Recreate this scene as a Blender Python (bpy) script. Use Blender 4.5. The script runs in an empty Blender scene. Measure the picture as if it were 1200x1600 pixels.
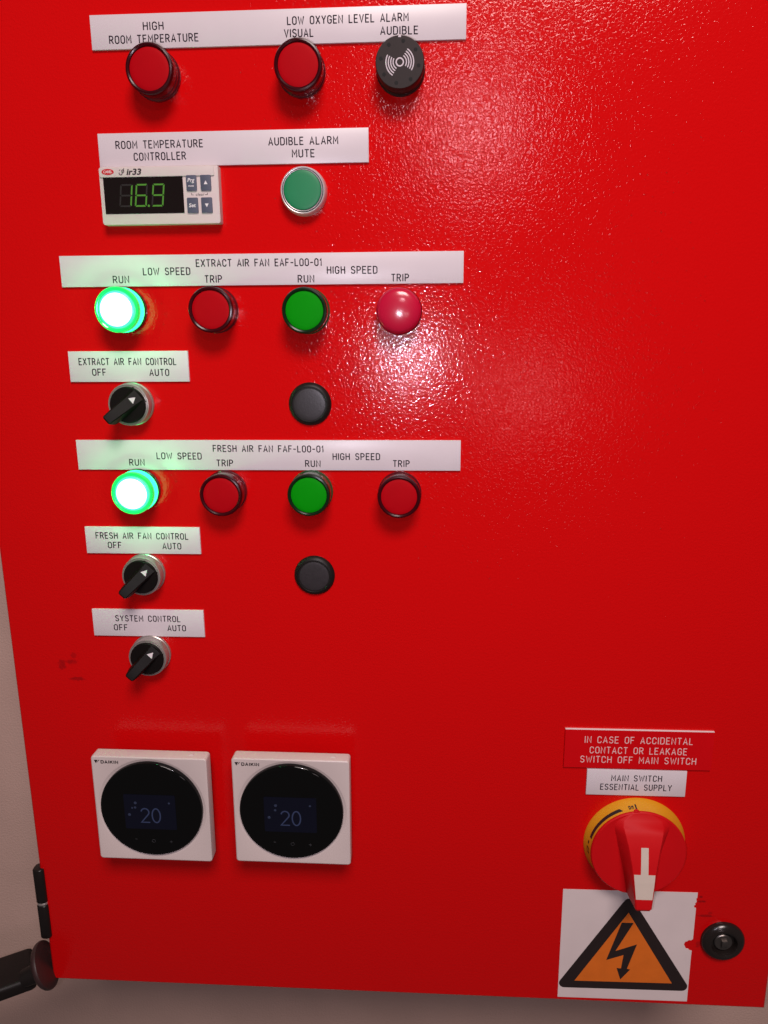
import bpy, bmesh, math, random
from mathutils import Vector, Matrix
random.seed(7)
S = bpy.context.scene
C = S.collection
MM = 0.001
PI = math.pi

# ------------------------------------------------------------------ camera
# panel coordinates: u to the right, v up, d out of the door (millimetres); world = (u, -d, v)
def W(u, v, d=0.0):
    return Vector((u * MM, -d * MM, v * MM))

cam_d = bpy.data.cameras.new('camera')
cam = bpy.data.objects.new('camera', cam_d)
C.objects.link(cam)
cam_d.sensor_fit = 'HORIZONTAL'
cam_d.sensor_width = 36.0
cam_d.lens = 36.0 * 1207.82 / 1200.0
cam_d.clip_start = 0.01
cam_d.clip_end = 50.0
R = ((0.99835313, -0.00627958, 0.05702276),
     (-0.00704897, 0.97303083, 0.23056736),
     (-0.05693277, -0.2305896, 0.97138411))
cam.matrix_world = Matrix((
    (R[0][0], R[0][1], R[0][2], 0.0),
    (-R[2][0], -R[2][1], -R[2][2], -0.5147),
    (R[1][0], R[1][1], R[1][2], 0.0),
    (0, 0, 0, 1)))
S.camera = cam

# ------------------------------------------------------------------ world, lamps, exposure
world = bpy.data.worlds.new('World')
S.world = world
world.use_nodes = True
wn = world.node_tree.nodes
bg = wn['Background']
bg.inputs[0].default_value = (0.80, 0.70, 0.68, 1)
bg.inputs[1].default_value = 0.07

def lamp(name, kind, loc, energy, color, target=None, **kw):
    d = bpy.data.lights.new(name, kind)
    d.energy = energy
    d.color = color
    for k, v in kw.items():
        setattr(d, k, v)
    o = bpy.data.objects.new(name, d)
    C.objects.link(o)
    o.location = loc
    if target is not None:
        o.rotation_euler = (Vector(target) - Vector(loc)).to_track_quat('-Z', 'Y').to_euler()
    return o

# the flash of the phone that took the picture, beside its lens
lamp('phone_flash', 'POINT', W(-24, -16, 516), 3.0, (0.93, 0.86, 1.0), shadow_soft_size=0.006)
# two ceiling fittings of the room, then a dim lamp added for a side glare
lamp('ceiling_lamp', 'AREA', W(280, 1480, 1520), 37.0, (1.0, 0.86, 0.82), W(0, -200, 0), shape='RECTANGLE', size=0.80, size_y=0.60)
lamp('far_ceiling_lamp', 'AREA', W(200, 880, 2300), 4.0, (1.0, 0.78, 0.85), W(0, 0, 0), shape='RECTANGLE', size=0.26, size_y=0.18)
lamp('side_glare_lamp', 'AREA', W(430, -150, 2200), 0.8, (1.0, 0.80, 0.84), W(0, 0, 0), shape='RECTANGLE', size=0.25, size_y=0.15)

S.view_settings.view_transform = 'Standard'
S.view_settings.look = 'None'
S.view_settings.exposure = 0.08
S.view_settings.gamma = 1.0
S.view_settings.use_curve_mapping = False
S.render.engine = 'CYCLES'
S.cycles.max_bounces = 6

# ------------------------------------------------------------------ materials
def principled(name, col, rough=0.5, metal=0.0, coat=0.0, spec=0.5, emit=None, estr=0.0,
               var=0.06, vscale=60.0, bump=0.0, bscale=400.0):
    m = bpy.data.materials.new(name)
    m.use_nodes = True
    nt = m.node_tree
    p = nt.nodes['Principled BSDF']
    p.inputs['Base Color'].default_value = (*col, 1)
    p.inputs['Roughness'].default_value = rough
    p.inputs['Metallic'].default_value = metal
    p.inputs['Coat Weight'].default_value = coat
    p.inputs['Coat Roughness'].default_value = 0.1
    p.inputs['Specular IOR Level'].default_value = spec
    if emit:
        p.inputs['Emission Color'].default_value = (*emit, 1)
        p.inputs['Emission Strength'].default_value = estr
    tc = nt.nodes.new('ShaderNodeTexCoord')
    if var > 0:
        n = nt.nodes.new('ShaderNodeTexNoise')
        n.inputs['Scale'].default_value = vscale
        n.inputs['Detail'].default_value = 4
        nt.links.new(tc.outputs['Object'], n.inputs['Vector'])
        mp = nt.nodes.new('ShaderNodeMapRange')
        mp.inputs[1].default_value = 0.3
        mp.inputs[2].default_value = 0.7
        mp.inputs[3].default_value = 1 - var
        mp.inputs[4].default_value = 1 + var
        nt.links.new(n.outputs['Fac'], mp.inputs[0])
        vm = nt.nodes.new('ShaderNodeVectorMath')
        vm.operation = 'SCALE'
        vm.inputs[0].default_value = col
        nt.links.new(mp.outputs[0], vm.inputs['Scale'])
        nt.links.new(vm.outputs[0], p.inputs['Base Color'])
    if bump > 0:
        n2 = nt.nodes.new('ShaderNodeTexNoise')
        n2.inputs['Scale'].default_value = bscale
        n2.inputs['Detail'].default_value = 2
        nt.links.new(tc.outputs['Object'], n2.inputs['Vector'])
        b = nt.nodes.new('ShaderNodeBump')
        b.inputs['Strength'].default_value = 1.0
        b.inputs['Distance'].default_value = bump
        nt.links.new(n2.outputs['Fac'], b.inputs['Height'])
        nt.links.new(b.outputs[0], p.inputs['Normal'])
    return m

def paint_material():
    """red powder coat: orange-peel relief, some handling marks with shapes of their own"""
    m = principled('red_powder_coat', (0.61, 0.0026, 0.0034), rough=0.16, spec=0.27, var=0.0)
    nt = m.node_tree
    p = nt.nodes['Principled BSDF']
    L = nt.links.new
    tc = nt.nodes.new('ShaderNodeTexCoord')
    # orange peel
    n1 = nt.nodes.new('ShaderNodeTexNoise')
    n1.inputs['Scale'].default_value = 600
    n1.inputs['Detail'].default_value = 1.2
    n1.inputs['Roughness'].default_value = 0.45
    n1.inputs['Distortion'].default_value = 0.6
    L(tc.outputs['Object'], n1.inputs['Vector'])
    b = nt.nodes.new('ShaderNodeBump')
    b.inputs['Strength'].default_value = 1.0
    b.inputs['Distance'].default_value = 0.00018
    L(n1.outputs['Fac'], b.inputs['Height'])
    L(b.outputs[0], p.inputs['Normal'])
    # a slightly uneven gloss
    n3 = nt.nodes.new('ShaderNodeTexNoise')
    n3.inputs['Scale'].default_value = 14
    n3.inputs['Detail'].default_value = 5
    L(tc.outputs['Object'], n3.inputs['Vector'])
    r = nt.nodes.new('ShaderNodeMapRange')
    r.inputs[1].default_value = 0.3; r.inputs[2].default_value = 0.7
    r.inputs[3].default_value = 0.09; r.inputs[4].default_value = 0.125
    L(n3.outputs['Fac'], r.inputs[0])
    L(r.outputs[0], p.inputs['Roughness'])
    # scuffs (u, v, half width, half height, depth)
    spots = [(-269, -239.5, 3.2, 4.5, .55), (-262, -237.0, 5.0, 2.0, .5), (-259.5, -232, 2.5, 2.5, .4), (-258.5, -250.5, 6, 1.8, .6),
             (209, -424.0, 3.5, 1.1, .75), (213, -436.5, 6.5, 1.3, .6), (208.0, -420, 1.6, 1.2, .7), (209.5, -462.5, 2.2, 3.4, .45),
             (216, -434, 2, 1.5, .4)]
    sep = nt.nodes.new('ShaderNodeSeparateXYZ')
    nw = nt.nodes.new('ShaderNodeTexNoise')
    nw.inputs['Scale'].default_value = 420
    nw.inputs['Detail'].default_value = 4
    L(tc.outputs['Object'], nw.inputs['Vector'])
    L(tc.outputs['Object'], sep.inputs[0])
    def math_n(op, a, bb):
        n = nt.nodes.new('ShaderNodeMath'); n.operation = op
        for i, x in enumerate((a, bb)):
            if isinstance(x, (int, float)): n.inputs[i].default_value = x
            else: L(x, n.inputs[i])
        return n.outputs[0]
    total = None
    for (u, v, hw, hh, dep) in spots:
        du = math_n('DIVIDE', math_n('SUBTRACT', sep.outputs[0], u * MM), hw * MM)
        dv = math_n('DIVIDE', math_n('SUBTRACT', sep.outputs[2], v * MM), hh * MM)
        q = math_n('ADD', math_n('MULTIPLY', du, du), math_n('MULTIPLY', dv, dv))
        q = math_n('ADD', q, math_n('MULTIPLY', math_n('SUBTRACT', nw.outputs['Fac'], 0.5), 2.6))
        mr = nt.nodes.new('ShaderNodeMapRange')
        mr.inputs[1].default_value = 0.25; mr.inputs[2].default_value = 1.1
        mr.inputs[3].default_value = dep; mr.inputs[4].default_value = 0
        L(q, mr.inputs[0])
        total = mr.outputs[0] if total is None else math_n('MAXIMUM', total, mr.outputs[0])
    mx = nt.nodes.new('ShaderNodeMix'); mx.data_type = 'RGBA'
    mx.inputs[6].default_value = (0.61, 0.0026, 0.0034, 1)
    mx.inputs[7].default_value = (0.20, 0.003, 0.005, 1)
    L(total, mx.inputs[0])
    L(mx.outputs[2], p.inputs['Base Color'])
    return m

M = {}
M['paint'] = paint_material()
M['wall'] = principled('wall_plaster', (0.50, 0.34, 0.29), 0.75, var=0.07, vscale=9, bump=0.0004, bscale=500)
M['plate'] = principled('engraving_laminate', (0.665, 0.59, 0.62), 0.33, spec=0.45, var=0.025, vscale=30)
M['engraved'] = principled('engraved_dark', (0.016, 0.010, 0.018), 0.8, var=0.0, spec=0.1)
M['white_core'] = principled('laminate_core', (0.78, 0.70, 0.70), 0.5, var=0.03)
M['red_plate'] = principled('red_laminate', (0.58, 0.0025, 0.0055), 0.35, var=0.03, spec=0.15)
M['pink_text'] = principled('engraved_pale', (0.74, 0.50, 0.50), 0.6, var=0.0)
M['red_lens'] = principled('red_lens', (0.41, 0.0008, 0.005), 0.55, var=0.03, spec=0.06)
M['red_dome'] = principled('red_dome_lens', (0.52, 0.003, 0.036), 0.16, var=0.03, coat=0.28, bump=0.00002, bscale=900)  # pinker than the other red lenses: flash glare put into the base colour
M['red_dome'].node_tree.nodes['Principled BSDF'].inputs['Coat Roughness'].default_value = 0.42
M['red_ring'] = principled('dark_red_ring', (0.040, 0.0016, 0.004), 0.22, var=0.08, spec=0.25)
M['red_barrel'] = principled('red_tinted_barrel', (0.085, 0.004, 0.009), 0.2, var=0.15, vscale=200, coat=0.3)
M['green_lens'] = principled('green_lens', (0.0015, 0.27, 0.002), 0.55, var=0.03, spec=0.06)
M['green_ring'] = principled('dark_green_ring', (0.005, 0.018, 0.006), 0.22, var=0.08, spec=0.25)
M['green_barrel'] = principled('green_tinted_barrel', (0.015, 0.06, 0.02), 0.2, var=0.15, vscale=200, coat=0.3)
M['lit_lens'] = principled('lit_green_lens', (0.1, 0.6, 0.2), 0.3, var=0, emit=(0.24, 1.0, 0.42), estr=7.0)
M['lit_ring'] = principled('lit_green_ring', (0.01, 0.45, 0.06), 0.12, var=0, coat=0.5, emit=(0.0, 1.0, 0.15), estr=0.55)
M['lit_edge'] = principled('lit_lens_edge', (0.02, 0.5, 0.15), 0.3, var=0, emit=(0.06, 1.0, 0.34), estr=1.5)
M['lit_barrel'] = principled('lit_green_barrel', (0.02, 0.5, 0.15), 0.2, var=0, emit=(0.01, 1.0, 0.24), estr=4.0)
M['black'] = principled('black_plastic', (0.010, 0.0075, 0.007), 0.45, var=0.1, spec=0.25)
M['black_knob'] = principled('black_knob_plastic', (0.0065, 0.0045, 0.0042), 0.5, var=0.1, spec=0.12)
M['sounder'] = principled('sounder_plastic', (0.019, 0.0115, 0.011), 0.45, var=0.08, spec=0.25)
M['hole'] = principled('sounder_hole', (0.004, 0.003, 0.003), 0.8, var=0)
M['emblem'] = principled('pale_emblem_print', (0.60, 0.52, 0.56), 0.5, var=0)
M['rubber_plug'] = principled('plug_plastic', (0.028, 0.022, 0.025), 0.40, var=0.12, vscale=300, bump=0.00005, bscale=900)
M['chrome'] = principled('satin_chrome', (0.40, 0.36, 0.34), 0.30, metal=0.6, var=0.04)
M['bezel_white'] = principled('satin_bezel', (0.66, 0.60, 0.60), 0.3, metal=0.35, var=0.03)
M['dark_line'] = principled('dark_gasket', (0.02, 0.02, 0.03), 0.5, var=0)
M['mute_green'] = principled('mute_button_green', (0.008, 0.205, 0.075), 0.45, var=0.05, spec=0.4)
M['casing'] = principled('off_white_casing', (0.62, 0.52, 0.50), 0.42, var=0.025, vscale=25)
M['casing_top'] = principled('pale_band_plastic', (0.63, 0.54, 0.52), 0.4, var=0.02)
M['window'] = principled('smoked_window', (0.010, 0.006, 0.006), 0.1, var=0, spec=0.4)
M['seg_on'] = principled('lit_segment', (0.02, 0.1, 0.01), 0.5, var=0, emit=(0.18, 0.55, 0.02), estr=0.22)
M['seg_off'] = principled('unlit_segment', (0.010, 0.007, 0.006), 0.5, var=0)
M['key'] = principled('slate_key', (0.075, 0.080, 0.125), 0.5, var=0.05)
M['white_print'] = principled('white_print', (0.75, 0.70, 0.72), 0.5, var=0)
M['black_print'] = principled('black_print', (0.02, 0.014, 0.016), 0.5, var=0)
M['brand_red'] = principled('red_print', (0.55, 0.015, 0.02), 0.4, var=0)
M['gloss_black'] = principled('gloss_black_glass', (0.003, 0.003, 0.003), 0.06, var=0, spec=0.35)
M['lcd'] = principled('dim_screen', (0.003, 0.003, 0.005), 0.12, var=0, emit=(0.004, 0.010, 0.070), estr=0.055)
M['lcd_text'] = principled('screen_figures', (0.01, 0.01, 0.01), 0.3, var=0, emit=(0.09, 0.125, 0.32), estr=0.18)
M['lcd_icon'] = principled('screen_icons', (0.01, 0.01, 0.01), 0.3, var=0, emit=(0.10, 0.13, 0.30), estr=0.13)
M['touch'] = principled('touch_mark', (0.03, 0.03, 0.035), 0.4, var=0)
M['yellow'] = principled('yellow_plastic', (0.68, 0.30, 0.012), 0.42, var=0.04)
M['switch_red'] = principled('switch_red_plastic', (0.55, 0.003, 0.006), 0.5, var=0.02, spec=0.2)
M['inlay'] = principled('cream_inlay', (0.60, 0.50, 0.43), 0.5, var=0.03)
M['sticker'] = principled('white_sticker', (0.69, 0.585, 0.58), 0.42, var=0.03, vscale=40)
M['amber'] = principled('amber_print', (0.68, 0.145, 0.012), 0.5, var=0.05, vscale=80)
M['sign_black'] = principled('sign_black_print', (0.020, 0.012, 0.012), 0.42, var=0.05)
M['lock_black'] = principled('lock_black', (0.014, 0.010, 0.009), 0.22, var=0.1)
M['steel'] = principled('dull_steel', (0.17, 0.15, 0.14), 0.35, metal=0.9, var=0.08)
M['hinge'] = principled('hinge_black', (0.011, 0.008, 0.0075), 0.3, var=0.1, spec=0.35)
M['rubber'] = principled('dark_rubber', (0.034, 0.015, 0.015), 0.45, var=0.12)

# ------------------------------------------------------------------ helpers
def props(o, label=None, cat=None, group=None, kind=None):
    if label: o['label'] = label
    if cat: o['category'] = cat
    if group: o['group'] = group
    if kind: o['kind'] = kind
    return o

def thing(name, u, v, label, cat, group=None, d=0.0, rot=0.0):
    o = bpy.data.objects.new(name, None)
    C.objects.link(o)
    o.empty_display_size = 0.01
    o.location = W(u, v, d)
    o.rotation_euler = (0, -rot, 0)          # rot: anticlockwise as seen from the front
    return props(o, label, cat, group)

def finish(name, bm, mat, parent=None, smooth=40):
    bmesh.ops.remove_doubles(bm, verts=bm.verts, dist=1e-7)
    bmesh.ops.recalc_face_normals(bm, faces=bm.faces)
    me = bpy.data.meshes.new(name)
    bm.to_mesh(me)
    bm.free()
    me.materials.append(mat)
    if smooth:
        for p in me.polygons: p.use_smooth = True
        me.set_sharp_from_angle(angle=math.radians(smooth))
    o = bpy.data.objects.new(name, me)
    C.objects.link(o)
    if parent: o.parent = parent
    return o

def lathe(bm, prof, seg=72, cu=0, cv=0, closed_top=True):
    rings = []
    for r, d in prof:
        if r <= 1e-6:
            rings.append([bm.verts.new(W(cu, cv, d))])
        else:
            rings.append([bm.verts.new(W(cu + r * math.cos(2 * PI * k / seg), cv + r * math.sin(2 * PI * k / seg), d)) for k in range(seg)])
    for a, b in zip(rings, rings[1:]):
        if len(a) == 1 and len(b) == 1: continue
        for k in range(seg):
            k2 = (k + 1) % seg
            if len(a) == 1: bm.faces.new((a[0], b[k], b[k2]))
            elif len(b) == 1: bm.faces.new((a[k], a[k2], b[0]))
            else: bm.faces.new((a[k], a[k2], b[k2], b[k]))
    if closed_top and len(rings[-1]) > 1:
        bm.faces.new(rings[-1])
    return bm

def lathe_obj(name, prof, mat, parent, cu=0, cv=0, seg=72, smooth=35):
    return finish(name, lathe(bmesh.new(), prof, seg, cu, cv), mat, parent, smooth)

def dome(r, d0, h, n=7):
    """profile of a shallow convex cap of radius r, from the rim at d0 to d0+h"""
    return [(r * math.cos(PI / 2 * k / n), d0 + h * math.sin(PI / 2 * k / n)) for k in range(n)] + [(0, d0 + h)]

def prism(bm, pts, d0, d1, bevel=0.0, seg=2, back=True):
    """a flat outline (u, v) with thickness from d0 to d1"""
    lo = [bm.verts.new(W(u, v, d0)) for u, v in pts]
    hi = [bm.verts.new(W(u, v, d1)) for u, v in pts]
    n = len(pts)
    f = bm.faces.new(hi)
    if back: bm.faces.new(lo[::-1])
    for k in range(n):
        bm.faces.new((lo[k], lo[(k + 1) % n], hi[(k + 1) % n], hi[k]))
    if bevel > 0:
        bmesh.ops.bevel(bm, geom=list(f.edges), offset=bevel * MM, segments=seg, affect='EDGES', profile=0.5)
    return bm

def rect(u0, u1, v0, v1):
    return [(u0, v0), (u1, v0), (u1, v1), (u0, v1)]

def rrect(u0, u1, v0, v1, r, n=5):
    out = []
    for cx, cy, a in ((u1 - r, v0 + r, -90), (u1 - r, v1 - r, 0), (u0 + r, v1 - r, 90), (u0 + r, v0 + r, 180)):
        for k in range(n + 1):
            t = math.radians(a + 90 * k / n)
            out.append((cx + r * math.cos(t), cy + r * math.sin(t)))
    return out

def round_poly(pts, r, n=6):
    """rounds the corners of a convex outline"""
    out = []
    N = len(pts)
    for i in range(N):
        p = Vector(pts[i]); a = (Vector(pts[i - 1]) - p).normalized(); b = (Vector(pts[(i + 1) % N]) - p).normalized()
        half = a.angle(b) / 2
        t = r / math.tan(half)
        c = p + (a + b).normalized() * (r / math.sin(half))
        s, e = p + a * t - c, p + b * t - c
        a0, a1 = math.atan2(s.y, s.x), math.atan2(e.y, e.x)
        da = (a1 - a0 + PI) % (2 * PI) - PI
        for k in range(n + 1):
            q = a0 + da * k / n
            out.append((c.x + r * math.cos(q), c.y + r * math.sin(q)))
    return out

def prism_obj(name, pts, d0, d1, mat, parent, bevel=0.0, smooth=35):
    return finish(name, prism(bmesh.new(), pts, d0, d1, bevel), mat, parent, smooth)

def stroke(bm, pts, r, d, h, closed=False):
    """a raised rounded line along pts (u, v) on depth d: half-round section of radius r and height h, round ends"""
    P = [Vector(p) for p in pts]
    n = len(P)
    if closed and (P[0] - P[-1]).length < 1e-6:
        P.pop(); n -= 1
    sec = [(-1, 0), (-.72, .75), (0, 1), (.72, .75), (1, 0)]
    rows = []
    for i in range(n):
        a = P[i - 1] if (i > 0 or closed) else None
        b = P[(i + 1) % n] if (i < n - 1 or closed) else None
        t1 = (P[i] - a).normalized() if a is not None else None
        t2 = (b - P[i]).normalized() if b is not None else None
        t1 = t1 or t2; t2 = t2 or t1
        n1 = Vector((-t1.y, t1.x)); n2 = Vector((-t2.y, t2.x))
        m = (n1 + n2)
        m = m.normalized() if m.length > 1e-6 else n1
        k = 1 / max(0.55, m.dot(n1))
        rows.append([bm.verts.new(W(*(P[i] + m * (r * k * s)), d + h * z)) for s, z in sec])
    for i in range(n if closed else n - 1):
        a, b = rows[i], rows[(i + 1) % n]
        for k in range(4):
            bm.faces.new((a[k], a[k + 1], b[k + 1], b[k]))
    if not closed:
        for row, p, q in ((rows[0], P[0], P[1]), (rows[-1], P[-1], P[-2])):
            t = (p - q).normalized()
            tip = bm.verts.new(W(*(p + t * r * 0.85), d))
            for k in range(4):
                bm.faces.new((row[k], row[k + 1], tip))

# ---------------------------------------------------------------- single-line engraving alphabet (cap height 1)
def arc(cx, cy, rx, ry, a0, a1, n=8):
    return [(cx + rx * math.cos(math.radians(a0 + (a1 - a0) * k / n)), cy + ry * math.sin(math.radians(a0 + (a1 - a0) * k / n))) for k in range(n + 1)]

def pill(w=.5):
    r = w / 2
    return arc(r, 1 - r, r, r, 0, 180) + arc(r, r, r, r, 180, 360) + [(w, 1 - r)]

GL = {
    'A': (.54, [[(0, 0), (.27, 1), (.54, 0)], [(.09, .30), (.45, .30)]]),
    'B': (.48, [[(0, 0), (0, 1), (.25, 1)] + arc(.25, .765, .20, .235, 90, -90) + [(0, .53)], [(.25, .53)] + arc(.24, .265, .24, .265, 90, -90) + [(0, 0)]]),
    'C': (.48, [[(.48, .74)] + arc(.24, .76, .24, .24, 0, 180) + arc(.24, .24, .24, .24, 180, 360) + [(.48, .26)]]),
    'D': (.50, [[(0, 0), (0, 1), (.24, 1)] + arc(.24, .74, .26, .26, 90, 0) + arc(.24, .26, .26, .26, 0, -90) + [(0, 0)]]),
    'E': (.44, [[(.44, 1), (0, 1), (0, 0), (.44, 0)], [(0, .52), (.37, .52)]]),
    'F': (.43, [[(.43, 1), (0, 1), (0, 0)], [(0, .50), (.36, .50)]]),
    'G': (.50, [[(.49, .76)] + arc(.25, .75, .25, .25, 10, 180) + arc(.25, .25, .25, .25, 180, 360) + [(.50, .46), (.28, .46)]]),
    'H': (.50, [[(0, 0), (0, 1)], [(.50, 0), (.50, 1)], [(0, .52), (.50, .52)]]),
    'I': (.02, [[(.01, 0), (.01, 1)]]),
    'K': (.50, [[(0, 0), (0, 1)], [(.48, 1), (0, .40)], [(.16, .60), (.50, 0)]]),
    'L': (.42, [[(0, 1), (0, 0), (.42, 0)]]),
    'M': (.58, [[(0, 0), (0, 1), (.29, .36), (.58, 1), (.58, 0)]]),
    'N': (.50, [[(0, 0), (0, 1), (.50, 0), (.50, 1)]]),
    'O': (.50, [pill()]),
    'P': (.48, [[(0, 0), (0, 1), (.23, 1)] + arc(.23, .73, .25, .27, 90, -90) + [(0, .46)]]),
    'R': (.50, [[(0, 0), (0, 1), (.23, 1)] + arc(.23, .74, .25, .26, 90, -90) + [(0, .48)], [(.24, .48), (.50, 0)]]),
    'S': (.48, [arc(.24, .76, .23, .24, 20, 180) + arc(.24, .76, .23, .24, 180, 250, 4) + [(.24, .51)] + arc(.24, .25, .24, .25, 70, 0, 4) + arc(.24, .25, .24, .25, 0, -165)]),
    'T': (.48, [[(0, 1), (.48, 1)], [(.24, 1), (.24, 0)]]),
    'U': (.50, [[(0, 1), (0, .26)] + arc(.25, .25, .25, .25, 180, 360) + [(.50, 1)]]),
    'V': (.52, [[(0, 1), (.26, 0), (.52, 1)]]),
    'W': (.74, [[(0, 1), (.18, 0), (.37, .80), (.56, 0), (.74, 1)]]),
    'X': (.52, [[(0, 0), (.52, 1)], [(0, 1), (.52, 0)]]),
    'Y': (.52, [[(0, 1), (.26, .46), (.52, 1)], [(.26, .46), (.26, 0)]]),
    '0': (.48, [pill(.48)]),
    '1': (.16, [[(0, .76), (.15, 1), (.15, 0)]]),
    '-': (.34, [[(0, .46), (.34, .46)]]),
}

def engrave(bm, text, u0, u1, v0, v1, cap, d, r=0.35, h=0.08):
    """writes text on depth d between the baseline points (u0, v0) and (u1, v1)"""
    gap, space = .31, .64
    x, items = 0.0, []
    for ch in text:
        if ch == ' ':
            x += space; continue
        w, st = GL[ch]
        items.append((x, st)); x += w + gap
    total = x - gap
    sx = (u1 - u0) / total
    tilt = (v1 - v0) / (u1 - u0)
    for x0, sts in items:
        for s in sts:
            pts = []
            for a, b in s:
                q = (u0 + (x0 + a) * sx, v0 + b * cap + (x0 + a) * sx * tilt)
                if not pts or (Vector(q) - Vector(pts[-1])).length > 0.02: pts.append(q)
            stroke(bm, pts, r, d, h)

def font_obj(name, text, size, mat, parent, u, v, d, shear=0.0, bold=0.0, align='LEFT', width=None, thick=0.06, squash=1.0):
    """lettering in the built-in face as a thin solid mesh, baseline start at (u, v) on depth d"""
    cu = bpy.data.curves.new('lettering', 'FONT')
    cu.body = text
    cu.size = size
    cu.shear = shear
    cu.offset = bold
    cu.align_x = align
    cu.resolution_u = 3
    cu.extrude = 0.5
    o = bpy.data.objects.new('lettering', cu)
    C.objects.link(o)
    bpy.context.view_layer.update()
    me = bpy.data.meshes.new_from_object(o.evaluated_get(bpy.context.evaluated_depsgraph_get()))
    bpy.data.objects.remove(o)
    xs = [q.co.x for q in me.vertices]
    k = 1.0
    if width: k = width / (max(xs) - min(xs))
    for q in me.vertices:
        x, y, z = q.co
        q.co = W(u + x * k, v + y * squash, d + (z + 0.5) * thick)
    me.materials.clear()
    me.materials.append(mat)
    ob = bpy.data.objects.new(name, me)
    C.objects.link(ob)
    ob.parent = parent
    return ob

# ------------------------------------------------------------------ the setting and the cabinet
bm = bmesh.new()
prism(bm, rect(-1500, 1500, -1500, 1300), -190, -160)
props(finish('wall', bm, M['wall'], None, 0), kind='structure')

cab = thing('electrical_cabinet', 0, 0, 'bright red powder coated electrical cabinet with a flat door full of lamps and switches', 'cabinet')
bm = bmesh.new()
outline = rect(-306.3, 265.6, -519.8, 285)
prism(bm, outline, -22, 0, bevel=2.2, seg=4)
finish('door', bm, M['paint'], cab, 30)
bm = bmesh.new()
prism(bm, rect(-292, 252, -508, 273), -160, -24.5)
finish('body', bm, M['paint'], cab, 0)
# hinge at the lower end of the door's left edge: two knuckles and a washer
def upright(bm, u0, u1, d0, d1, v0, v1, r, end):
    prof = rrect(u0, u1, d0, d1, r, 7)
    cu, cd = (u0 + u1) / 2, (d0 + d1) / 2
    rows = []
    for v, k in ((v0, 1 - end / 4), (v0 + end * .35, 1 - end / 14), (v0 + end, 1), (v1 - end, 1), (v1 - end * .35, 1 - end / 14), (v1, 1 - end / 4)):
        rows.append([bm.verts.new(W(cu + (u - cu) * k, v, cd + (d - cd) * k)) for u, d in prof])
    n = len(prof)
    for a, b in zip(rows, rows[1:]):
        for k in range(n): bm.faces.new((a[k], a[(k + 1) % n], b[(k + 1) % n], b[k]))
    bm.faces.new(rows[0][::-1]); bm.faces.new(rows[-1])
    return bm
hg = finish('hinge', upright(bmesh.new(), -311.4, -302.3, -7.0, 3.4, -445.0, -414.2, 3.6, 1.0), M['hinge'], cab, 50)
finish('lower_knuckle', upright(bmesh.new(), -311.4, -302.3, -7.0, 3.4, -478.0, -447.2, 3.6, 1.0), M['hinge'], hg, 50)
finish('washer', upright(bmesh.new(), -311.0, -302.7, -6.6, 3.0, -447.15, -445.05, 3.4, 0.2), M['chrome'], hg, 50)
# quarter-turn lock
LU, LV = 227.0, -457.6
bm = bmesh.new()
lathe(bm, [(16.4, 0), (16.4, 1.6), (15.6, 3.2), (13.6, 5.0), (11.2, 5.6), (9.8, 5.1), (9.1, 3.4), (8.7, 0.6)], 72, LU, LV)
lk = finish('lock', bm, M['lock_black'], cab, 30)
bm = bmesh.new()
lathe(bm, [(6.8, 0.6), (6.8, 2.4), (6.2, 3.0), (4.2, 3.0)], 48, LU, LV)
finish('barrel', bm, M['steel'], lk, 30)
prism_obj('key_stud', [(LU - 2.0, LV - 2.6), (LU + 2.9, LV - 2.0), (LU + 2.3, LV + 2.7), (LU - 1.7, LV + 2.4)], 2.9, 5.2, M['steel'], lk, bevel=0.3)

# swivel buffer on an arm at the door's lower left corner
buf = thing('rubber_bumper', -312, -506, 'black swivel bumper with a round rubber pad on a flat arm below the hinge', 'bumper')
ax = Vector((-0.855, 0, 0.52)).normalized()          # (u, v, d) along the arm, away from the pad
wd = Vector((0.52, 0, 0.855)).normalized()           # across the arm, towards the front
def frame(n):
    n = n.normalized(); up = Vector((0, 1, 0)); s = up.cross(n).normalized(); t = n.cross(s).normalized()
    return n, s, t
def oriented(bm, n, o):
    n, s, t = frame(n)
    for q in bm.verts:
        a, b, c = q.co
        p = s * a + t * b + n * c + o
        q.co = W(p.x, p.y, p.z)
def cyl_local(bm, prof, seg=48):
    rings = [[bm.verts.new((r * math.cos(2 * PI * k / seg), r * math.sin(2 * PI * k / seg), z)) for k in range(seg)] for r, z in prof]
    for a, b in zip(rings, rings[1:]):
        for k in range(seg):
            bm.faces.new((a[k], a[(k + 1) % seg], b[(k + 1) % seg], b[k]))
    bm.faces.new(rings[0][::-1]); bm.faces.new(rings[-1])
bm = bmesh.new()
pts = rrect(-39, 0, -6.5, 6.5, 4.0, 5)
P0 = Vector((-321 + 312, -525 + 506, 0))
def armrow(t, k):
    return [bm.verts.new(W(*(P0 + ax * t + wd * (-19.5 + (a + 19.5) * k) + Vector((0, b * (1 - (1 - k) * 2.2), 0))))) for a, b in pts]
rows = [armrow(0, .90), armrow(1.2, .965), armrow(4, 1.0), armrow(180, 1.0)]
for a, b in zip(rows, rows[1:]):
    for k in range(len(pts)): bm.faces.new((a[k], a[(k + 1) % len(pts)], b[(k + 1) % len(pts)], b[k]))
bm.faces.new(rows[0][::-1]); bm.faces.new(rows[-1])
finish('arm', bm, M['black'], buf, 50)
nd = Vector((0.90, 0.35, -0.20))
bm = bmesh.new()
cyl_local(bm, [(11.5, -6.0), (13.5, -5.5), (17.6, -3.0), (18.8, -1.5), (19.2, 0), (18.7, 1.4), (16.5, 2.2), (10.5, 2.9), (4.5, 3.2)])
oriented(bm, nd, Vector((1.0, 0, 0)))
finish('rubber_pad', bm, M['rubber'], buf, 40)
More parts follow.
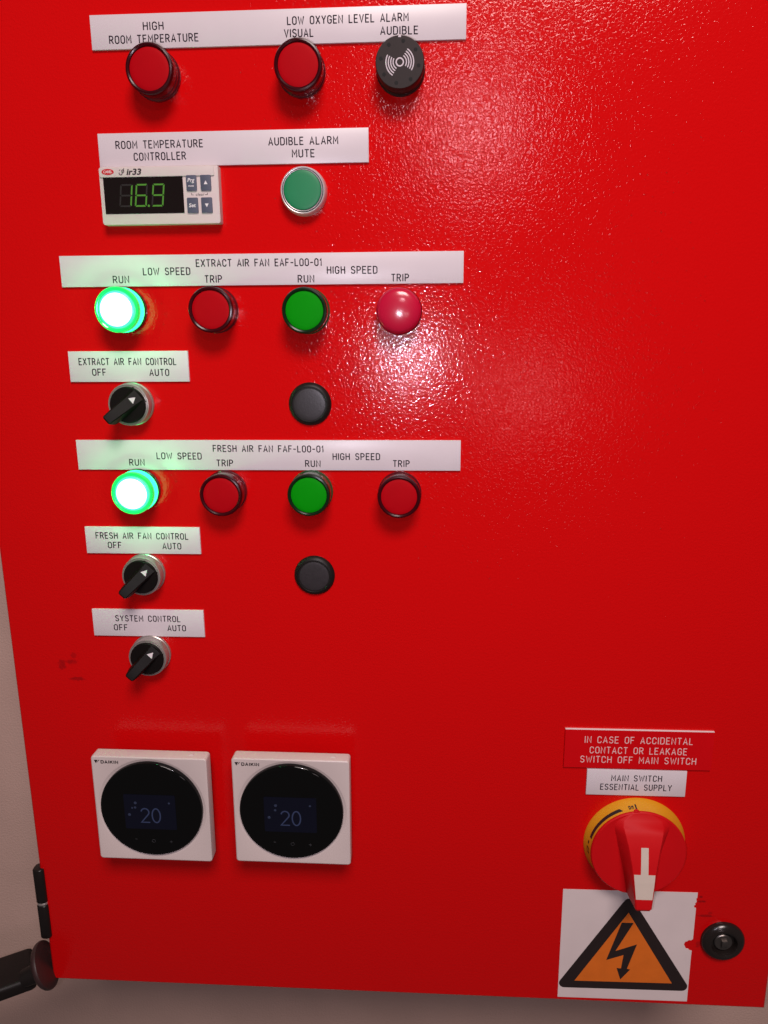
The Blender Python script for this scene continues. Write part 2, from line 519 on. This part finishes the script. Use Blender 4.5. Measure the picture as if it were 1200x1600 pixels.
bm = bmesh.new()
cyl_local(bm, [(7, -20), (8, -6)])
oriented(bm, nd, Vector((0, -6, -3)))
finish('swivel_pin', bm, M['black'], buf, 40)

# ------------------------------------------------------------------ engraved plates
PLATES = 'engraved white name plates on the red door'
T = 1.5
def plate(u0, u1, v0, v1, lines, label, cap=4.15, rot=0.0, split=None):
    cu, cv = (u0 + u1) / 2, (v0 + v1) / 2
    t = thing('name_plate', cu, cv, label, 'label plate', PLATES, rot=rot)
    prism_obj('plate', rect(u0 - cu, u1 - cu, v0 - cv, v1 - cv), 0, T, M['plate'], t, bevel=0.12)
    parts = [lines] if split is None else [[q for q in lines if q[1] < split], [q for q in lines if q[1] >= split]]
    for block in parts:                      # two captions far apart on one plate are two pieces of lettering
        bm = bmesh.new()
        for (s, a, va, b, vb) in block:
            engrave(bm, s, a - cu, b - cu, va - cv, vb - cv, cap, T)
        finish('lettering', bm, M['engraved'], t, 0)
    return t

plate(-206.5, 20.7, 166.9, 185.9, [
    ('HIGH', -173.7, 177.1, -161.6, 177.0), ('ROOM TEMPERATURE', -195.2, 170.1, -140.6, 170.2),
    ('LOW OXYGEN LEVEL ALARM', -85.8, 177.5, -13.7, 177.6), ('VISUAL', -87.8, 170.8, -70.6, 170.8), ('AUDIBLE', -30.0, 170.7, -8.0, 170.5)],
    'long white plate reading HIGH ROOM TEMPERATURE and LOW OXYGEN LEVEL ALARM above the sounder', 4.05, 0.001, -120)
plate(-207.8, -38.0, 100.2, 119.9, [
    ('ROOM TEMPERATURE', -196.5, 111.0, -141.5, 111.0), ('CONTROLLER', -185.4, 104.0, -152.7, 104.1),
    ('AUDIBLE ALARM', -99.9, 111.1, -57.0, 111.1), ('MUTE', -85.4, 104.0, -71.8, 103.9)],
    'white plate reading ROOM TEMPERATURE CONTROLLER and AUDIBLE ALARM MUTE above the digital display', 4.15, 0.001, -120)
plate(-240.1, 21.4, 28.0, 47.4, [
    ('EXTRACT AIR FAN EAF-L00-01', -150.0, 39.9, -69.1, 39.6), ('LOW SPEED', -185.1, 35.1, -154.5, 35.0), ('HIGH SPEED', -65.3, 34.7, -33.5, 34.5),
    ('RUN', -205.4, 30.3, -195.2, 30.3), ('TRIP', -144.8, 30.0, -134.0, 30.0), ('RUN', -84.2, 29.5, -74.1, 29.5), ('TRIP', -24.2, 29.6, -13.4, 29.6)],
    'long white plate headed EXTRACT AIR FAN EAF-L00-01 with RUN and TRIP captions')
plate(-240.6, -159.4, -33.3, -13.2, [
    ('EXTRACT AIR FAN CONTROL', -233.5, -22.0, -167.7, -22.2), ('OFF', -224.9, -29.0, -215.9, -29.0), ('AUTO', -185.9, -29.3, -173.0, -29.3)],
    'short white plate reading EXTRACT AIR FAN CONTROL OFF AUTO')
plate(-241.1, 21.4, -93.05, -72.6, [
    ('FRESH AIR FAN FAF-L00-01', -146.0, -80.3, -71.0, -80.6), ('LOW SPEED', -185.3, -85.4, -154.6, -85.6), ('HIGH SPEED', -64.3, -85.7, -32.8, -85.7),
    ('RUN', -204.7, -90.0, -194.6, -90.0), ('TRIP', -144.0, -90.3, -133.1, -90.3), ('RUN', -83.1, -90.5, -73.2, -90.6), ('TRIP', -23.6, -90.4, -12.9, -90.4)],
    'long white plate headed FRESH AIR FAN FAF-L00-01 with RUN and TRIP captions')
plate(-241.0, -159.1, -153.1, -133.8, [
    ('FRESH AIR FAN CONTROL', -233.3, -142.1, -167.6, -142.4), ('OFF', -225.1, -149.1, -215.8, -149.1), ('AUTO', -186.0, -149.5, -173.1, -149.5)],
    'short white plate reading FRESH AIR FAN CONTROL OFF AUTO')
plate(-241.7, -160.2, -215.4, -195.1, [
    ('SYSTEM CONTROL', -224.7, -203.9, -177.4, -203.9), ('OFF', -226.3, -210.9, -216.7, -210.9), ('AUTO', -186.9, -210.9, -173.9, -210.9)],
    'short white plate reading SYSTEM CONTROL OFF AUTO')
plate(117.2, 188.6, -334.4, -313.8, [
    ('MAIN SWITCH', 135.1, -322.7, 170.9, -322.4), ('ESSENTIAL SUPPLY', 127.5, -330.0, 178.4, -329.8)],
    'small white plate reading MAIN SWITCH ESSENTIAL SUPPLY above the yellow rotary switch', 4.5, 0.001)
# red plate with a white core that shows along its top edge
t = thing('warning_plate', 153, -297, 'red plate with pale lettering IN CASE OF ACCIDENTAL CONTACT OR LEAKAGE', 'label plate')
prism_obj('core', rect(-53.0, 52.15, 14.95, 15.3), 0, 1.65, M['white_core'], t)
prism_obj('face', rect(-53.05, 52.2, -15.3, 14.94), 0, 1.7, M['red_plate'], t)
bm = bmesh.new()
for (s, a, va, b, vb) in (('IN CASE OF ACCIDENTAL', 114.3, -292.2, 190.4, -292.0), ('CONTACT OR LEAKAGE', 118.3, -300.5, 186.9, -300.3), ('SWITCH OFF MAIN SWITCH', 111.9, -308.0, 193.9, -307.8)):
    engrave(bm, s, a - 153, b - 153, va + 297, vb + 297, 4.9, 1.7, r=0.30)
finish('lettering', bm, M['pink_text'], t, 0)

# ------------------------------------------------------------------ pilot lamps
BARREL = [(14.7, 0), (14.7, 2.4), (14.2, 2.8), (14.2, 6.0), (13.8, 6.3), (13.8, 7.1), (14.2, 7.4), (14.2, 11.6)]
RING = [(14.2, 11.6), (14.35, 12.1), (14.35, 14.9), (13.9, 15.7), (13.1, 15.9), (12.3, 15.5), (11.9, 14.7)]
def pilot(u, v, colour, label, group, domed=False):
    t = thing('pilot_lamp', u, v, label, 'indicator lamp', group)
    if domed:
        lathe_obj('barrel', BARREL[:-1] + [(14.2, 9.0)], M['red_barrel'], t)
        lathe_obj('lens', [(14.3, 9.0), (14.3, 10.6), (13.9, 12.0)] + dome(13.6, 12.2, 3.6, 9), M['red_dome'], t, smooth=60)
        return t
    lathe_obj('barrel', BARREL, M[('green' if colour == 'lit' else colour) + '_barrel'], t)
    if colour == 'lit':
        g = lamp('indicator_glow', 'POINT', W(0, 0, 30), 0.065, (0.10, 1.0, 0.30), shadow_soft_size=0.004)
        g.parent = t
        lathe_obj('glow_band', [(14.2, 4.6), (14.32, 4.7), (14.32, 11.3), (14.25, 11.4)], M['lit_barrel'], t)
    lathe_obj('ring', RING, M[colour + '_ring'], t)
    if colour == 'lit':
        lathe_obj('lens_edge', [(11.9, 14.6), (11.7, 15.3), (11.2, 15.7), (10.4, 15.9)], M['lit_edge'], t, smooth=60)
    rl = 10.4 if colour == 'lit' else 11.9
    lathe_obj('lens', [(rl, 14.6)] + dome(rl, 15.95 if colour == 'lit' else 14.7, 1.6 if colour == 'lit' else 0.7, 5), M[colour + '_lens'], t, smooth=60)
    return t

GA, GE, GF = 'alarm lamps at the top of the door', 'lamps under the extract fan plate', 'lamps under the fresh air fan plate'
pilot(-167.5, 151.7, 'red', 'dark rimmed red lamp under the words ROOM TEMPERATURE, apart from the sounder', GA)
pilot(-78.2, 151.7, 'red', 'dark rimmed red lamp under the word VISUAL, next to the black sounder', GA)
pilot(-199.5, 13.1, 'lit', 'glowing green lamp under the extract fan plate, the upper of the two lit', GE)
pilot(-138.7, 12.6, 'red', 'unlit red lamp between the glowing lamp and the green lamp of the extract fan row', GE)
pilot(-78.8, 11.6, 'green', 'unlit green lamp with dark rim under the extract fan plate', GE)
pilot(-19.4, 10.9, 'red', 'domed red lamp with a bright flash highlight under the word TRIP', GE, domed=True)
pilot(-199.5, -107.0, 'lit', 'glowing green lamp under the fresh air fan plate, the lower of the two lit', GF)
pilot(-138.9, -107.9, 'red', 'unlit red lamp between the glowing lamp and the green lamp of the fresh air row', GF)
pilot(-79.5, -107.5, 'green', 'unlit green lamp with dark rim under the fresh air fan plate', GF)
pilot(-19.3, -108.4, 'red', 'unlit red lamp at the far end of the fresh air row, beyond the green lamp', GF)

# ------------------------------------------------------------------ sounder
t = thing('alarm_sounder', -18.2, 151.5, 'round black alarm sounder with sound wave emblem and ring of small holes', 'sounder')
bm = bmesh.new()
lathe(bm, BARREL[:4] + [(14.0, 6.3), (14.3, 6.8), (14.3, 14.6), (13.9, 15.3)], 72)
finish('housing', bm, M['sounder'], t, 35)
bm = bmesh.new()
for k in range(8):
    a = math.radians(22.5 + 12 + 45 * k)
    lathe(bm, [(1.1, 15.29), (1.1, 15.36)], 20, 11.2 * math.cos(a), 11.2 * math.sin(a))
finish('hole_ring', bm, M['hole'], t, 0)
prism_obj('notch', rect(-0.8, 0.8, 13.0, 14.45), 14.2, 15.5, M['emblem'], t)
bm = bmesh.new()
stroke(bm, arc(0, 0, 2.1, 2.1, 0, 360, 28), 0.40, 15.3, 0.08, closed=True)
for rr in (3.9, 5.3, 6.7, 8.1):
    stroke(bm, arc(0, 0, rr, rr, -32, 56, 18), 0.34, 15.3, 0.08)
    stroke(bm, arc(0, 0, rr, rr, 152, 238, 18), 0.34, 15.3, 0.08)
finish('wave_emblem', bm, M['emblem'], t, 0)

# ------------------------------------------------------------------ mute button
t = thing('push_button', -78.8, 83.8, 'flat green push button in a double silver ring under the word MUTE', 'push button')
lathe_obj('bezel', [(14.5, 0), (14.5, 2.5), (14.2, 4.5), (13.9, 6.6), (13.4, 7.2), (12.95, 7.0)], M['bezel_white'], t)
lathe_obj('groove', [(12.95, 6.9), (12.95, 7.02), (12.3, 7.02)], M['dark_line'], t)
lathe_obj('inner_ring', [(12.4, 6.8), (12.4, 7.5), (12.2, 7.9), (11.8, 7.7)], M['bezel_white'], t)
lathe_obj('gasket', [(11.9, 7.4), (11.9, 7.75), (11.5, 7.75)], M['dark_line'], t)
lathe_obj('button_cap', [(11.5, 7.5), (11.5, 8.3)] + dome(11.3, 8.4, 0.5, 5), M['mute_green'], t, smooth=60)

# ------------------------------------------------------------------ selector switches
def selector(u, v, ang, label):
    t = thing('selector_switch', u, v, label, 'selector switch', 'black selector knobs in silver collars', rot=math.radians(ang - 45))
    lathe_obj('collar', [(14.4, 0), (14.4, 2.2), (13.9, 2.6), (13.9, 8.6), (13.6, 9.3), (13.2, 9.4), (13.0, 9.0), (12.7, 9.0), (12.6, 9.7), (12.2, 9.8), (12.05, 9.2)], M['chrome'], t)
    lathe_obj('knob', [(12.05, 9.0), (12.05, 10.6), (11.5, 11.2), (0, 11.2)], M['black_knob'], t)
    # lever: a ridge along the 225 degree direction, low at the pointer end and tall at the grip
    bm = bmesh.new()
    secs = [(-11.2, 10.9, 6.4, 5.0), (-9.0, 12.0, 6.2, 4.6), (-3.0, 14.4, 5.8, 4.1), (4.0, 18.0, 5.2, 3.8), (9.5, 20.8, 4.8, 3.6), (13.4, 22.2, 4.5, 3.4), (14.6, 21.4, 4.1, 2.9)]
    ca, sa = math.cos(math.radians(225)), math.sin(math.radians(225))
    rows = []
    for s, top, hb, ht in secs:
        base = 10.6 if s < 11 else (13.0 if s < 14 else 14.5)
        pr = [(-hb, base), (-ht, top - 0.7), (-ht + 0.7, top), (ht - 0.7, top), (ht, top - 0.7), (hb, base)]
        rows.append([bm.verts.new(W(ca * s - sa * y, sa * s + ca * y, z)) for y, z in pr])
    for a, b in zip(rows, rows[1:]):
        for k in range(6):
            bm.faces.new((a[k], a[(k + 1) % 6], b[(k + 1) % 6], b[k]))
    bm.faces.new(rows[0]); bm.faces.new(rows[-1])
    lv = finish('lever', bm, M['black_knob'], t, 30)
    # white pointer set on the sloping low end of the lever
    tri = [(1.6, 4.9), (5.8, 5.8), (4.9, 1.6)]
    bm = bmesh.new()
    vs = []
    for zoff in (-0.2, 0.12):
        row = []
        for a, b in tri:
            s = a * ca + b * sa
            for (s0, t0, _, _), (s1, t1, _, _) in zip(secs, secs[1:]):
                if s0 <= s <= s1:
                    row.append(bm.verts.new(W(a, b, t0 + (t1 - t0) * (s - s0) / (s1 - s0) + zoff)))
                    break
        vs.append(row)
    bm.faces.new(vs[0][::-1]); bm.faces.new(vs[1])
    for k in range(3): bm.faces.new((vs[0][k], vs[0][(k + 1) % 3], vs[1][(k + 1) % 3], vs[1][k]))
    finish('pointer_mark', bm, M['emblem'], lv, 0)
    return t
selector(-199.2, -48.0, 40, 'black selector knob under the EXTRACT AIR FAN CONTROL plate')
selector(-200.2, -167.6, 45, 'black selector knob under the FRESH AIR FAN CONTROL plate')
selector(-200.6, -229.0, 46, 'black selector knob under the SYSTEM CONTROL plate')

# ------------------------------------------------------------------ blanking plugs
def plug(u, v, label):
    t = thing('blanking_plug', u, v, label, 'blanking plug', 'round black blanking plugs')
    lathe_obj('rim', [(14.3, 0), (14.3, 0.7), (13.9, 1.5), (12.4, 3.0), (11.6, 3.2), (11.3, 2.9)], M['black'], t)
    lathe_obj('cap', [(11.3, 2.6)] + dome(11.3, 2.7, 0.5, 4), M['rubber_plug'], t, smooth=60)
plug(-79.0, -48.4, 'round black blanking plug between the two long white fan plates')
plug(-79.3, -168.0, 'round black blanking plug below the green lamp of the fresh air row')

# ------------------------------------------------------------------ temperature controller
t = thing('temperature_controller', -206.8, 65.4, 'white digital temperature controller with a lit green 16.9 readout', 'controller')
Wd, Ht, Dp = 75.4, 34.0, 6.5
prism_obj('casing', rrect(0, Wd, 0, Ht, 1.0), 0, Dp, M['casing'], t, bevel=0.7)
band = prism_obj('top_band', rrect(0.6, Wd - 2.4, Ht - 6.0, Ht - 0.6, 0.4), Dp + 0.003, Dp + 0.8, M['casing_top'], t, bevel=0.25)
ovp = [(5.9 + 3.9 * math.cos(2 * PI * k / 32), 31.0 + 1.75 * math.sin(2 * PI * k / 32)) for k in range(32)]
badge = prism_obj('badge', ovp, Dp + 0.8, Dp + 0.95, M['brand_red'], t)
font_obj('lettering', 'CAREL', 2.2, M['white_print'], badge, 3.1, 30.3, Dp + 0.95, bold=0.02, width=5.6)
font_obj('model_lettering', 'ir33', 4.9, M['black_print'], t, 17.6, 29.15, Dp + 0.8, shear=0.2, bold=0.16, width=9.6)
bm = bmesh.new()   # the small looping ornament before the model lettering
stroke(bm, arc(14.1, 30.0, 1.0, 0.9, 150, 400, 12), 0.24, Dp + 0.8, 0.08)
stroke(bm, arc(15.5, 31.2, 0.75, 0.95, -60, 260, 12), 0.22, Dp + 0.8, 0.08)
stroke(bm, [(13.4, 31.6), (13.9, 32.2)], 0.22, Dp + 0.8, 0.08)
stroke(bm, [(14.6, 29.2), (16.4, 32.9)], 0.2, Dp + 0.8, 0.08)
finish('ornament', bm, M['black_print'], t, 0)
win = prism_obj('display_window', rect(2.3, 52.9, 6.3, 27.8), Dp + 0.003, Dp + 0.25, M['window'], t)
def seg_digit(bm_on, bm_off, x, y, w, h, lit):
    sl = 0.13
    th = 0.95
    def sh(px, py): return (x + px + (py) * sl, y + py)
    g = 0.18
    segs = {'a': [(th * .3 + g, h), (w - th * .3 - g, h), (w - th - g, h - th), (th + g, h - th)],
            'd': [(th * .3 + g, 0), (w - th * .3 - g, 0), (w - th - g, th), (th + g, th)],
            'g': [(g + .5, h / 2), (th + g, h / 2 + th / 2), (w - th - g, h / 2 + th / 2), (w - g - .5, h / 2), (w - th - g, h / 2 - th / 2), (th + g, h / 2 - th / 2)],
            'f': [(0, h - g - .3), (th, h - th - g), (th, h / 2 + th / 2 + g), (0, h / 2 + g)],
            'b': [(w, h - g - .3), (w - th, h - th - g), (w - th, h / 2 + th / 2 + g), (w, h / 2 + g)],
            'e': [(0, g + .3), (th, th + g), (th, h / 2 - th / 2 - g), (0, h / 2 - g)],
            'c': [(w, g + .3), (w - th, th + g), (w - th, h / 2 - th / 2 - g), (w, h / 2 - g)]}
    for k, pts in segs.items():
        prism(bm_on if k in lit else bm_off, [sh(*q) for q in pts], Dp + 0.25, Dp + 0.30)
on, off = bmesh.new(), bmesh.new()
seg_digit(on, off, 11.4, 10.4, 7.9, 13.4, 'bc')
seg_digit(on, off, 21.3, 10.4, 7.6, 13.4, 'acdefg')
seg_digit(on, off, 32.0, 10.4, 7.6, 13.4, 'abcdfg')
lathe(on, [(0.72, Dp + 0.25), (0.72, Dp + 0.3)], 16, 30.3, 10.9)
finish('lit_digits', on, M['seg_on'], win, 0)
finish('unlit_segments', off, M['seg_off'], win, 0)
for (x0, x1, y0, y1, nm) in ((55.2, 61.7, 19.2, 28.3, 'Prg'), (64.2, 70.8, 19.2, 28.3, 'up'), (55.0, 61.9, 6.2, 15.2, 'Set'), (64.0, 70.9, 6.2, 15.2, 'down')):
    kb = prism_obj('key', rrect(x0, x1, y0, y1, 0.5), Dp + 0.003, Dp + 0.9, M['key'], t, bevel=0.25)
    zt = Dp + 0.9
    cx, cy = (x0 + x1) / 2, (y0 + y1) / 2
    if nm == 'Prg':
        font_obj('lettering', 'Prg', 3.2, M['white_print'], kb, x0 + 0.7, cy + 0.6, zt, shear=0.2, bold=0.05, width=4.5)
        font_obj('lettering', 'mute', 1.7, M['white_print'], kb, x0 + 1.1, cy - 2.2, zt, shear=0.2, bold=0.02, width=3.6)
    elif nm == 'Set':
        font_obj('lettering', 'Set', 3.2, M['white_print'], kb, x0 + 1.0, cy - 1.1, zt, shear=0.15, bold=0.06, width=4.4)
    else:
        s = 1 if nm == 'up' else -1
        prism_obj('arrow_mark', [(cx - 1.2, cy - 0.9 * s), (cx + 1.2, cy - 0.9 * s), (cx, cy + 1.3 * s)][::s], zt, zt + 0.06, M['white_print'], kb)
font_obj('clear_lettering', 'clear', 2.5, M['black_print'], t, 60.4, 16.3, Dp, shear=0.2, width=5.6)
bm = bmesh.new()
stroke(bm, [(58.0, 18.0), (58.0, 16.9), (59.2, 16.9)], 0.16, Dp, 0.06)
stroke(bm, [(68.0, 18.0), (68.0, 16.9), (66.6, 16.9)], 0.16, Dp, 0.06)
finish('bracket_print', bm, M['black_print'], t, 0)

# ------------------------------------------------------------------ room thermostats
def thermostat(u, v, label, bright):
    t = thing('room_thermostat', u, v, label, 'thermostat', 'square thermostats with round black fronts', rot=-0.004)
    prism_obj('back_plate', rrect(-32, 32, -32, 32, 3), 0, 13.0, M['black'], t)
    bm = bmesh.new()
    def loop(h, r, d): return [bm.verts.new(W(a, b, d)) for a, b in rrect(-h, h, -h, h, r, 6)]
    loops = [loop(42.0, 2.2, 13.0), loop(42.5, 2.4, 13.6), loop(42.6, 2.4, 22.4), loop(42.35, 2.2, 23.2), loop(41.7, 1.6, 23.6)]
    n = len(loops[0])
    bm.faces.new(loops[0])
    for a, b in zip(loops, loops[1:]):
        for k in range(n): bm.faces.new((a[k], a[(k + 1) % n], b[(k + 1) % n], b[k]))
    rim = [[bm.verts.new(W(r * math.cos(2 * PI * k / 96), 0.9 + r * math.sin(2 * PI * k / 96), d)) for k in range(96)]
           for r, d in ((40.4, 23.6), (40.0, 23.5), (38.0, 22.1), (37.2, 22.0))]
    for a, b in zip(rim, rim[1:]):
        for k in range(96): bm.faces.new((a[k], a[(k + 1) % 96], b[(k + 1) % 96], b[k]))
    bm.faces.new(rim[-1])
    ed = [bm.edges.get((l[k], l[(k + 1) % len(l)])) for l in (loops[-1], rim[0]) for k in range(len(l))]
    bmesh.ops.triangle_fill(bm, use_beauty=True, use_dissolve=False, edges=ed)
    finish('casing', bm, M['casing'], t, 30)
    g = lathe_obj('glass', [(37.8, 22.2), (37.8, 25.0), (37.2, 25.8)] + [(r, 26.5 - (r / 37.2) ** 2 * 0.65) for r in (35, 30, 20, 10)] + [(0, 26.5)], M['gloss_black'], t, 0, 1.0, 96, 60)
    z = 26.55
    sc = prism_obj('screen', rrect(-19.5, 18.6, -14.2, 14.0, 1), z - 0.4, z, M['lcd'], t)
    bm = bmesh.new()
    stroke(bm, arc(-4.3, -0.3, 2.9, 3.0, 165, -35, 14) + [(-7.3, -8.6), (-1.2, -8.6)], 0.5, z, 0.05)
    finish('figure_two', bm, M['lcd_text'], sc, 0)
    bm = bmesh.new()
    stroke(bm, arc(3.9, -2.9 + 0.0, 3.0, 5.7, 0, 360, 32), 0.5, z, 0.05, closed=True)
    finish('figure_nought', bm, M['lcd_text'], sc, 0)
    spots = [(-16.0, -2.6, 1.1), (-11.4, 3.4, 0.9), (-11.0, 7.2, 1.1), (14.0, 7.6, 0.8)] + ([(-13.6, 3.0, 0.7)] if bright else [])
    for (x, y, rr) in spots:
        bm = bmesh.new()
        lathe(bm, [(rr, z), (rr, z + 0.03)], 12, x, y)
        finish('icon', bm, M['lcd_icon'], sc, 0)
    bm = bmesh.new()
    zt = 26.36
    stroke(bm, arc(0.5, -24.2, 1.2, 1.2, 0, 360, 20), 0.18, zt, 0.05, closed=True)
    stroke(bm, [(-13.4, -23.2), (-11.8, -23.2)], 0.2, zt - 0.12, 0.08)
    stroke(bm, [(12.6, -24.6), (14.4, -24.6)], 0.2, zt - 0.12, 0.08)
    stroke(bm, [(13.5, -25.5), (13.5, -23.7)], 0.2, zt - 0.12, 0.08)
    finish('touch_marks', bm, M['touch'], g, 0)
    # maker's mark: slanted wedge and letters
    bm = bmesh.new()
    prism(bm, [(-40.2, 39.5), (-37.4, 39.5), (-38.9, 36.7)], 23.6, 23.66)
    prism(bm, [(-38.4, 36.9), (-36.9, 39.5), (-36.0, 39.5)], 23.6, 23.66)
    finish('wedge_mark', bm, M['black_print'], t, 0)
    bm = bmesh.new()
    engrave(bm, 'DAIKIN', -35.0, -22.6, 36.9, 36.9, 2.1, 23.6, r=0.34, h=0.05)
    finish('lettering', bm, M['black_print'], t, 0)
    # release tab on top
    bm = bmesh.new()
    bmesh.ops.create_cube(bm, size=1.0)
    for q in bm.verts:
        q.co = W(30.4 + q.co.x * 3.2, 42.8 + q.co.z * 0.9, 18.4 + q.co.y * 1.6)
    finish('release_tab', bm, M['casing_top'], t, 0)
    return t
thermostat(-200.9, -342.2, 'square white thermostat with round black front, the one nearer the hinge', True)
thermostat(-97.6, -341.2, 'square white thermostat with round black front, the one nearer the main switch', False)

# ------------------------------------------------------------------ main switch
CU, CV = 154.9, -374.2
t = thing('main_switch', CU, CV, 'large red rotary main switch with a yellow collar and cream pointer inlay', 'rotary switch')
col = lathe_obj('yellow_collar', [(37.1, 0), (37.0, 1.0), (36.2, 2.2), (34.4, 12.0)], M['yellow'], t, 0, 0, 96)
bm = bmesh.new()
def cone_pt(a, s):
    """a point on the collar's flank: angle a (degrees), s 0..1 from the wide end to the front, a little proud"""
    r = 36.2 + (34.4 - 36.2) * s + 0.06; d = 2.2 + 9.8 * s
    return W(r * math.cos(math.radians(a)), r * math.sin(math.radians(a)), d)
def flank(bm, a0, a1, s0, s1, n=1, s0b=None):
    prev = None
    for k in range(n + 1):
        a = a0 + (a1 - a0) * k / n
        q = [bm.verts.new(cone_pt(a, s0 if s0b is None else s0 + (s0b - s0) * k / n)), bm.verts.new(cone_pt(a, s1))]
        if prev: bm.faces.new((prev[0], q[0], q[1], prev[1]))
        prev = q
flank(bm, 114, 166, 0.52, 0.82, 26)              # the long arc with a slanting end
flank(bm, 110.6, 114, 0.80, 0.82, 4, 0.52)
flank(bm, 93.9, 95.7, 0.36, 0.92)                # I
flank(bm, 97.4, 98.3, 0.46, 0.80); flank(bm, 99.1, 100.0, 0.46, 0.80); flank(bm, 98.3, 99.1, 0.50, 0.62)
flank(bm, 100.8, 101.6, 0.46, 0.80); flank(bm, 102.5, 103.3, 0.46, 0.80); flank(bm, 101.6, 102.5, 0.46, 0.56); flank(bm, 101.6, 102.5, 0.70, 0.80)   # ON
flank(bm, 171.2, 175.0, 0.44, 0.62)
flank(bm, 179.5, 181, 0.34, 0.72); flank(bm, 186.5, 188, 0.34, 0.72); flank(bm, 181, 186.5, 0.34, 0.44, 4); flank(bm, 181, 186.5, 0.62, 0.72, 4)   # O
finish('scale_print', bm, M['black_print'], col, 0)
disc = lathe_obj('red_disc', [(34.4, 12.003), (34.3, 13.2), (33.6, 14.0), (0, 14.0)], M['switch_red'], t, 0, 0, 96)
prism_obj('index_nub', [(-6.6, 33.0), (-3.9, 35.1), (-2.7, 35.2), (0.2, 33.2)], 11.0, 13.6, M['switch_red'], t, bevel=0.3)
bm = bmesh.new()
secs = [(33.2, 8.0, 6.0, 14.05), (28.5, 17.0, 13.5, 15.6), (24.5, 20.4, 14.6, 18.2), (21.5, 19.9, 14.0, 20.2), (19.5, 19.5, 13.5, 21.2), (12, 17.6, 11.6, 24.0), (0, 14.6, 9.4, 27.0), (-12, 11.6, 7.7, 29.6), (-24, 9.0, 6.4, 31.6), (-31.8, 7.6, 5.6, 32.4), (-33.6, 7.0, 4.9, 31.4)]
rows = []
for v, hb, hf, df in secs:
    b0 = 13.5 if v > -30 else 15.0
    e = 0.8 if df > 16 else 0.2
    pr = [(-hb, b0), (-hf - 0.2, df - e), (-hf + 0.7, df), (hf - 0.7, df), (hf + 0.2, df - e), (hb, b0)]
    rows.append([bm.verts.new(W(x + (0.9 if df > 14.2 else 0), v, z)) for x, z in pr])
for a, b in zip(rows, rows[1:]):
    for k in range(6):
        bm.faces.new((a[k], a[(k + 1) % 6], b[(k + 1) % 6], b[k]))
bm.faces.new(rows[0]); bm.faces.new(rows[-1])
hd = finish('handle', bm, M['switch_red'], t, 34)
def on_handle(x, v, off):
    for (v0, _, _, d0), (v1, _, _, d1) in zip(secs, secs[1:]):
        if v1 <= v <= v0: return W(x, v, d0 + (d1 - d0) * (v - v0) / (v1 - v0) + off)
bm = bmesh.new()
for strip in ([(12.6, -1.6, 3.6), (0.0, -1.7, 3.5), (-6.2, -1.8, 3.5)], [(-6.2, -6.6, 8.4), (-12, -6.1, 7.9), (-24.0, -4.9, 6.6)]):
    top = [[bm.verts.new(on_handle(a, v, 0.15)), bm.verts.new(on_handle(b, v, 0.15))] for v, a, b in strip]
    bot = [[bm.verts.new(on_handle(a, v, -0.3)), bm.verts.new(on_handle(b, v, -0.3))] for v, a, b in strip]
    for k in range(len(strip) - 1):
        bm.faces.new((top[k][0], top[k][1], top[k + 1][1], top[k + 1][0]))
        for s in (0, 1): bm.faces.new((top[k][s], top[k + 1][s], bot[k + 1][s], bot[k][s]))
    for k in (0, len(strip) - 1): bm.faces.new((top[k][0], top[k][1], bot[k][1], bot[k][0]))
finish('cream_inlay', bm, M['inlay'], hd, 0)

# ------------------------------------------------------------------ high voltage sticker
SU, SV = 155.0, -466.0
t = thing('warning_sign', SU, SV, 'white sticker with an amber triangle and black lightning bolt, chipped beside the lock', 'warning sign')
def rel(pts): return [(a - SU, b - SV) for a, b in pts]
out = [(104.7, -417.0), (104.8, -516.1), (205.2, -515.5), (204.9, -475), (205.0, -468.2), (203.4, -467.9), (202.2, -466.6), (200.4, -466.4), (199.6, -464.6), (198.6, -462.6), (199.4, -460.4),
       (201.0, -459.7), (202.0, -458.6), (203.6, -458.9), (205.1, -457.6), (205.0, -429.8), (203.6, -429.2), (203.4, -427.6), (204.4, -426.8), (204.0, -425.6), (205.1, -424.4), (204.5, -421.4), (205.2, -420.8), (205.2, -416.2)]
prism_obj('backing', rel(out), 0, 0.25, M['sticker'], t, smooth=0)
tri = round_poly([(154.8, -419.6), (102.0, -506.9), (207.6, -505.6)], 4.2)
border = prism_obj('triangle_border', rel(tri), 0.25, 0.33, M['sign_black'], t, smooth=0)
field = prism_obj('amber_field', rel([(155.0, -435.9), (117.2, -500.0), (192.3, -499.0)]), 0.33, 0.40, M['amber'], border, smooth=0)
bolt = [(150.4, -445.0), (159.4, -444.9), (147.2, -471.0), (163.2, -464.2), (157.0, -487.0), (159.5, -487.6), (152.5, -497.2), (149.0, -486.6), (152.4, -486.9), (153.6, -474.4), (140.6, -479.6)]
prism_obj('lightning_bolt', rel(bolt), 0.40, 0.46, M['sign_black'], field, smooth=0)
